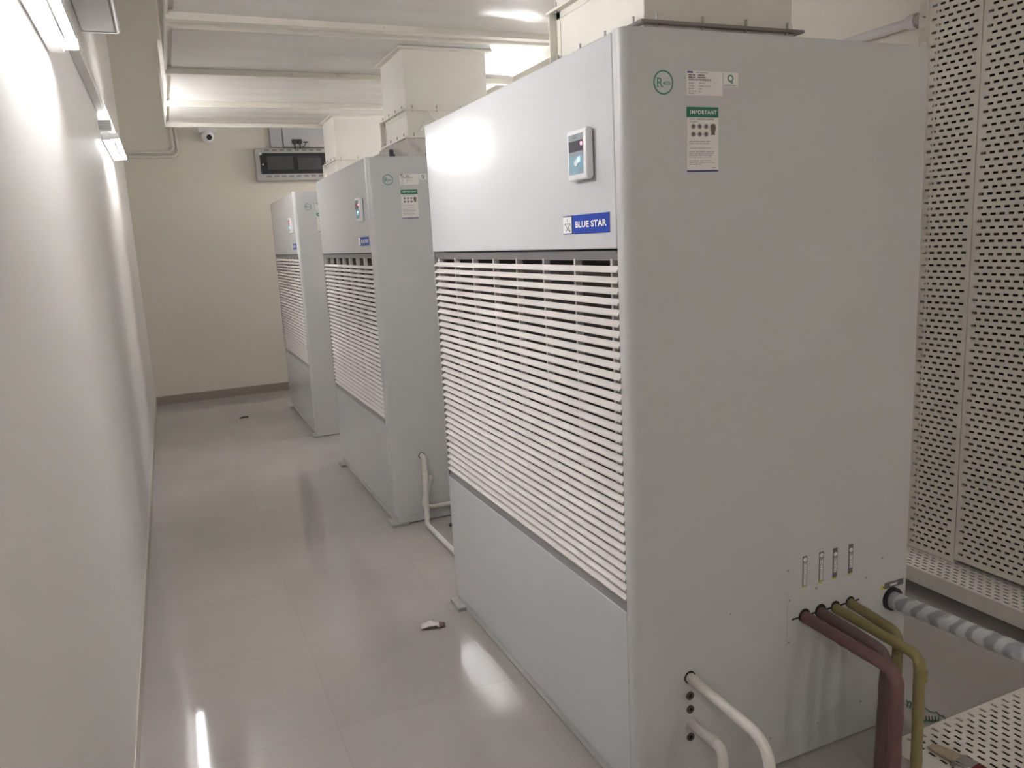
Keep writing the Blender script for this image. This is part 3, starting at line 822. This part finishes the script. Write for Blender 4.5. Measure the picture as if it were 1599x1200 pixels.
# green wire offcuts on the floor
def coil(x, y, ang, length, turns, r, wire=.0016):
    pts = []
    n = int(turns * 10)
    for k in range(n + 1):
        s = k / n
        a = s * turns * 2 * math.pi
        u = s * length; v = r * math.sin(a); z = wire + r * (1 + math.cos(a))
        pts.append((x + u * math.cos(ang) - v * math.sin(ang), y + u * math.sin(ang) + v * math.cos(ang), z))
    return pts
GW = 'green wire offcuts on the floor'
o = MB().tube([(1.052, .010, .002), (1.058, -.006, .003), (1.066, -.008, .006), (1.066, -.022, .003), (1.071, -.034, .003), (1.078, -.038, .006), (1.074, -.052, .003), (1.083, -.060, .003), (1.076, -.070, .003)], .0016, 'gwire', 6, .004).build('wire_offcut', None, 60)
tag(o, 'crinkled green wire offcut on the floor beyond the low tray', 'wire', GW)
o = MB().tube(coil(1.008, -.045, -.55, .045, 5, .008), .0015, 'gwire', 6).build('wire_offcut', None, 60)
tag(o, 'short coiled green wire offcut at the edge of the low tray', 'wire', GW)
o = MB().tube(coil(1.030, .035, -1.2, .055, 6, .009), .0016, 'gwire', 6).build('wire_offcut', None, 60)
tag(o, 'tangled green wire offcut behind the yellow pipe', 'wire', GW)

# ------------------------------------------------------------------ back wall fittings
cc = thing('security_camera', 'small white dome security camera high on the back wall', 'camera', (-.432, YB, 2.79))
MB().box((-.085, -.085, -.005), (.085, 0, .062), 'lampw', .006).build('mount_box', cc, 40)
MB().sphere((0, -.075, -.045), .062, 'plastic', 24).build('camera_head', cc, 60)
MB().disc((.012, -.128, -.058), 'y', .027, -.012, 'rubber', 20).build('lens', cc, 40)
db = thing('distribution_board', 'grey distribution board with smoked window on the back wall', 'electrical board', (.0, YB, 2.287))
b = MB().box((.012, -.10, 0), (.86, 0, .335), 'dbbox', .012, 3); b.build('enclosure', db, 40)
d = MB().box((.062, -.112, .072), (.800, -.098, .288), 'window', .004); dr = d.build('window', db, 40)
d = MB()
d.box((.13, -.114, .115), (.40, -.112, .255), 'window2'); d.box((.45, -.114, .115), (.70, -.112, .24), 'window2'); d.box((.44, -.1145, .245), (.68, -.112, .258), 'rubber')
d.build('breaker_row', dr)
MB().disc((.085, -.112, .17), 'y', .010, -.004, 'boxg', 12).build('latch', dr)
MB().box((.052, -.1145, .268), (.082, -.112, .292), 'paper').build('sticker', dr)
for z in (.036, .306):
    v = MB()
    for k in range(8):
        for q in range(5):
            x = .115 + k * .078 + q * .010
            v.box((x, -.1015, z), (x + .006, -.099, z + .022), 'vent')
    v.build('vent_slots', db)
sb = thing('socket_board', 'pale grey socket board with black plugs above the distribution board', 'electrical board', (.0, YB, 2.640))
MB().box((.190, -.070, 0), (.318, 0, .215), 'boxg', .006).build('blank_box', sb, 40)
MB().box((.322, -.080, 0), (.86, 0, .215), 'boxg', .006).build('socket_box', sb, 40)
MB().box((.60, -.084, .0), (.80, -.080, .10), 'dbbox').build('cover_strip', sb)
for x in (.436, .492):
    p = MB(); p.box((x - .022, -.12, .030), (x + .022, -.080, .078), 'rubber', .009, 3); p.tube([(x, -.105, .035), (x, -.11, .0), (x, -.085, -.02)], .007, 'rubber', 8)
    tag(p.build('plug', None, 40), 'left black plug in the socket board' if x < .45 else 'second black plug in the socket board', 'plug', 'black plugs in the socket board').location = (.0, YB, 2.640)
p = MB(); p.box((.535, -.105, .044), (.580, -.080, .056), 'rubber', .004); p.tube([(.558, -.10, .048), (.545, -.105, .015), (.510, -.095, -.01)], .005, 'rubber', 8, .01)
o = p.build('plug', None, 40); o.location = (.0, YB, 2.640); tag(o, 'small flat black plug, right of the two larger plugs', 'plug', 'black plugs in the socket board')

# ------------------------------------------------------------------ scraps on the floor
def scrap(name, label, cat, x, y, L, Wd, ang, m, seed, h):
    rnd = random.Random(seed); b = MB(); nu, nv = 8, 4; g = []
    for j in range(nv + 1):
        row = []
        for i in range(nu + 1):
            u = (i / nu - .5) * L; v = (j / nv - .5) * Wd * (1 - .75 * abs(i / nu - .45) ** 1.2)
            z = .002 + h * rnd.random() * math.sin(math.pi * i / nu) + .3 * h
            row.append(b.bm.verts.new((x + u * math.cos(ang) - v * math.sin(ang), y + u * math.sin(ang) + v * math.cos(ang), z)))
        g.append(row)
    for j in range(nv):
        for i in range(nu): b.face([g[j][i], g[j][i+1], g[j+1][i+1], g[j+1][i]], m[0] if i < nu * .65 else m[1])
    o = b.build(name, None, 40, recalc=False); solidify(o, .0008); tag(o, label, cat); return o
scrap('paper_scrap', 'crumpled pale scrap of paper on the floor beside the nearest unit', 'litter', -.162, 1.300, .10, .055, -.25, ('scrap', 'scrapr'), 5, .014)
o = MB().tube([(-.513, 6.137, .005), (-.49, 6.150, .006), (-.465, 6.138, .012), (-.437, 6.146, .006)], .006, 'rubber', 8, .005).build('cable_offcut', None, 60)
tag(o, 'short black cable offcut on the floor near the back wall', 'litter')
o = MB().disc((.294, 2.36, 0), 'z', .016, .012, 'rubber', 12).build('rubber_stopper', None, 40)
tag(o, 'small black stopper on the floor between the nearest and middle units', 'litter')
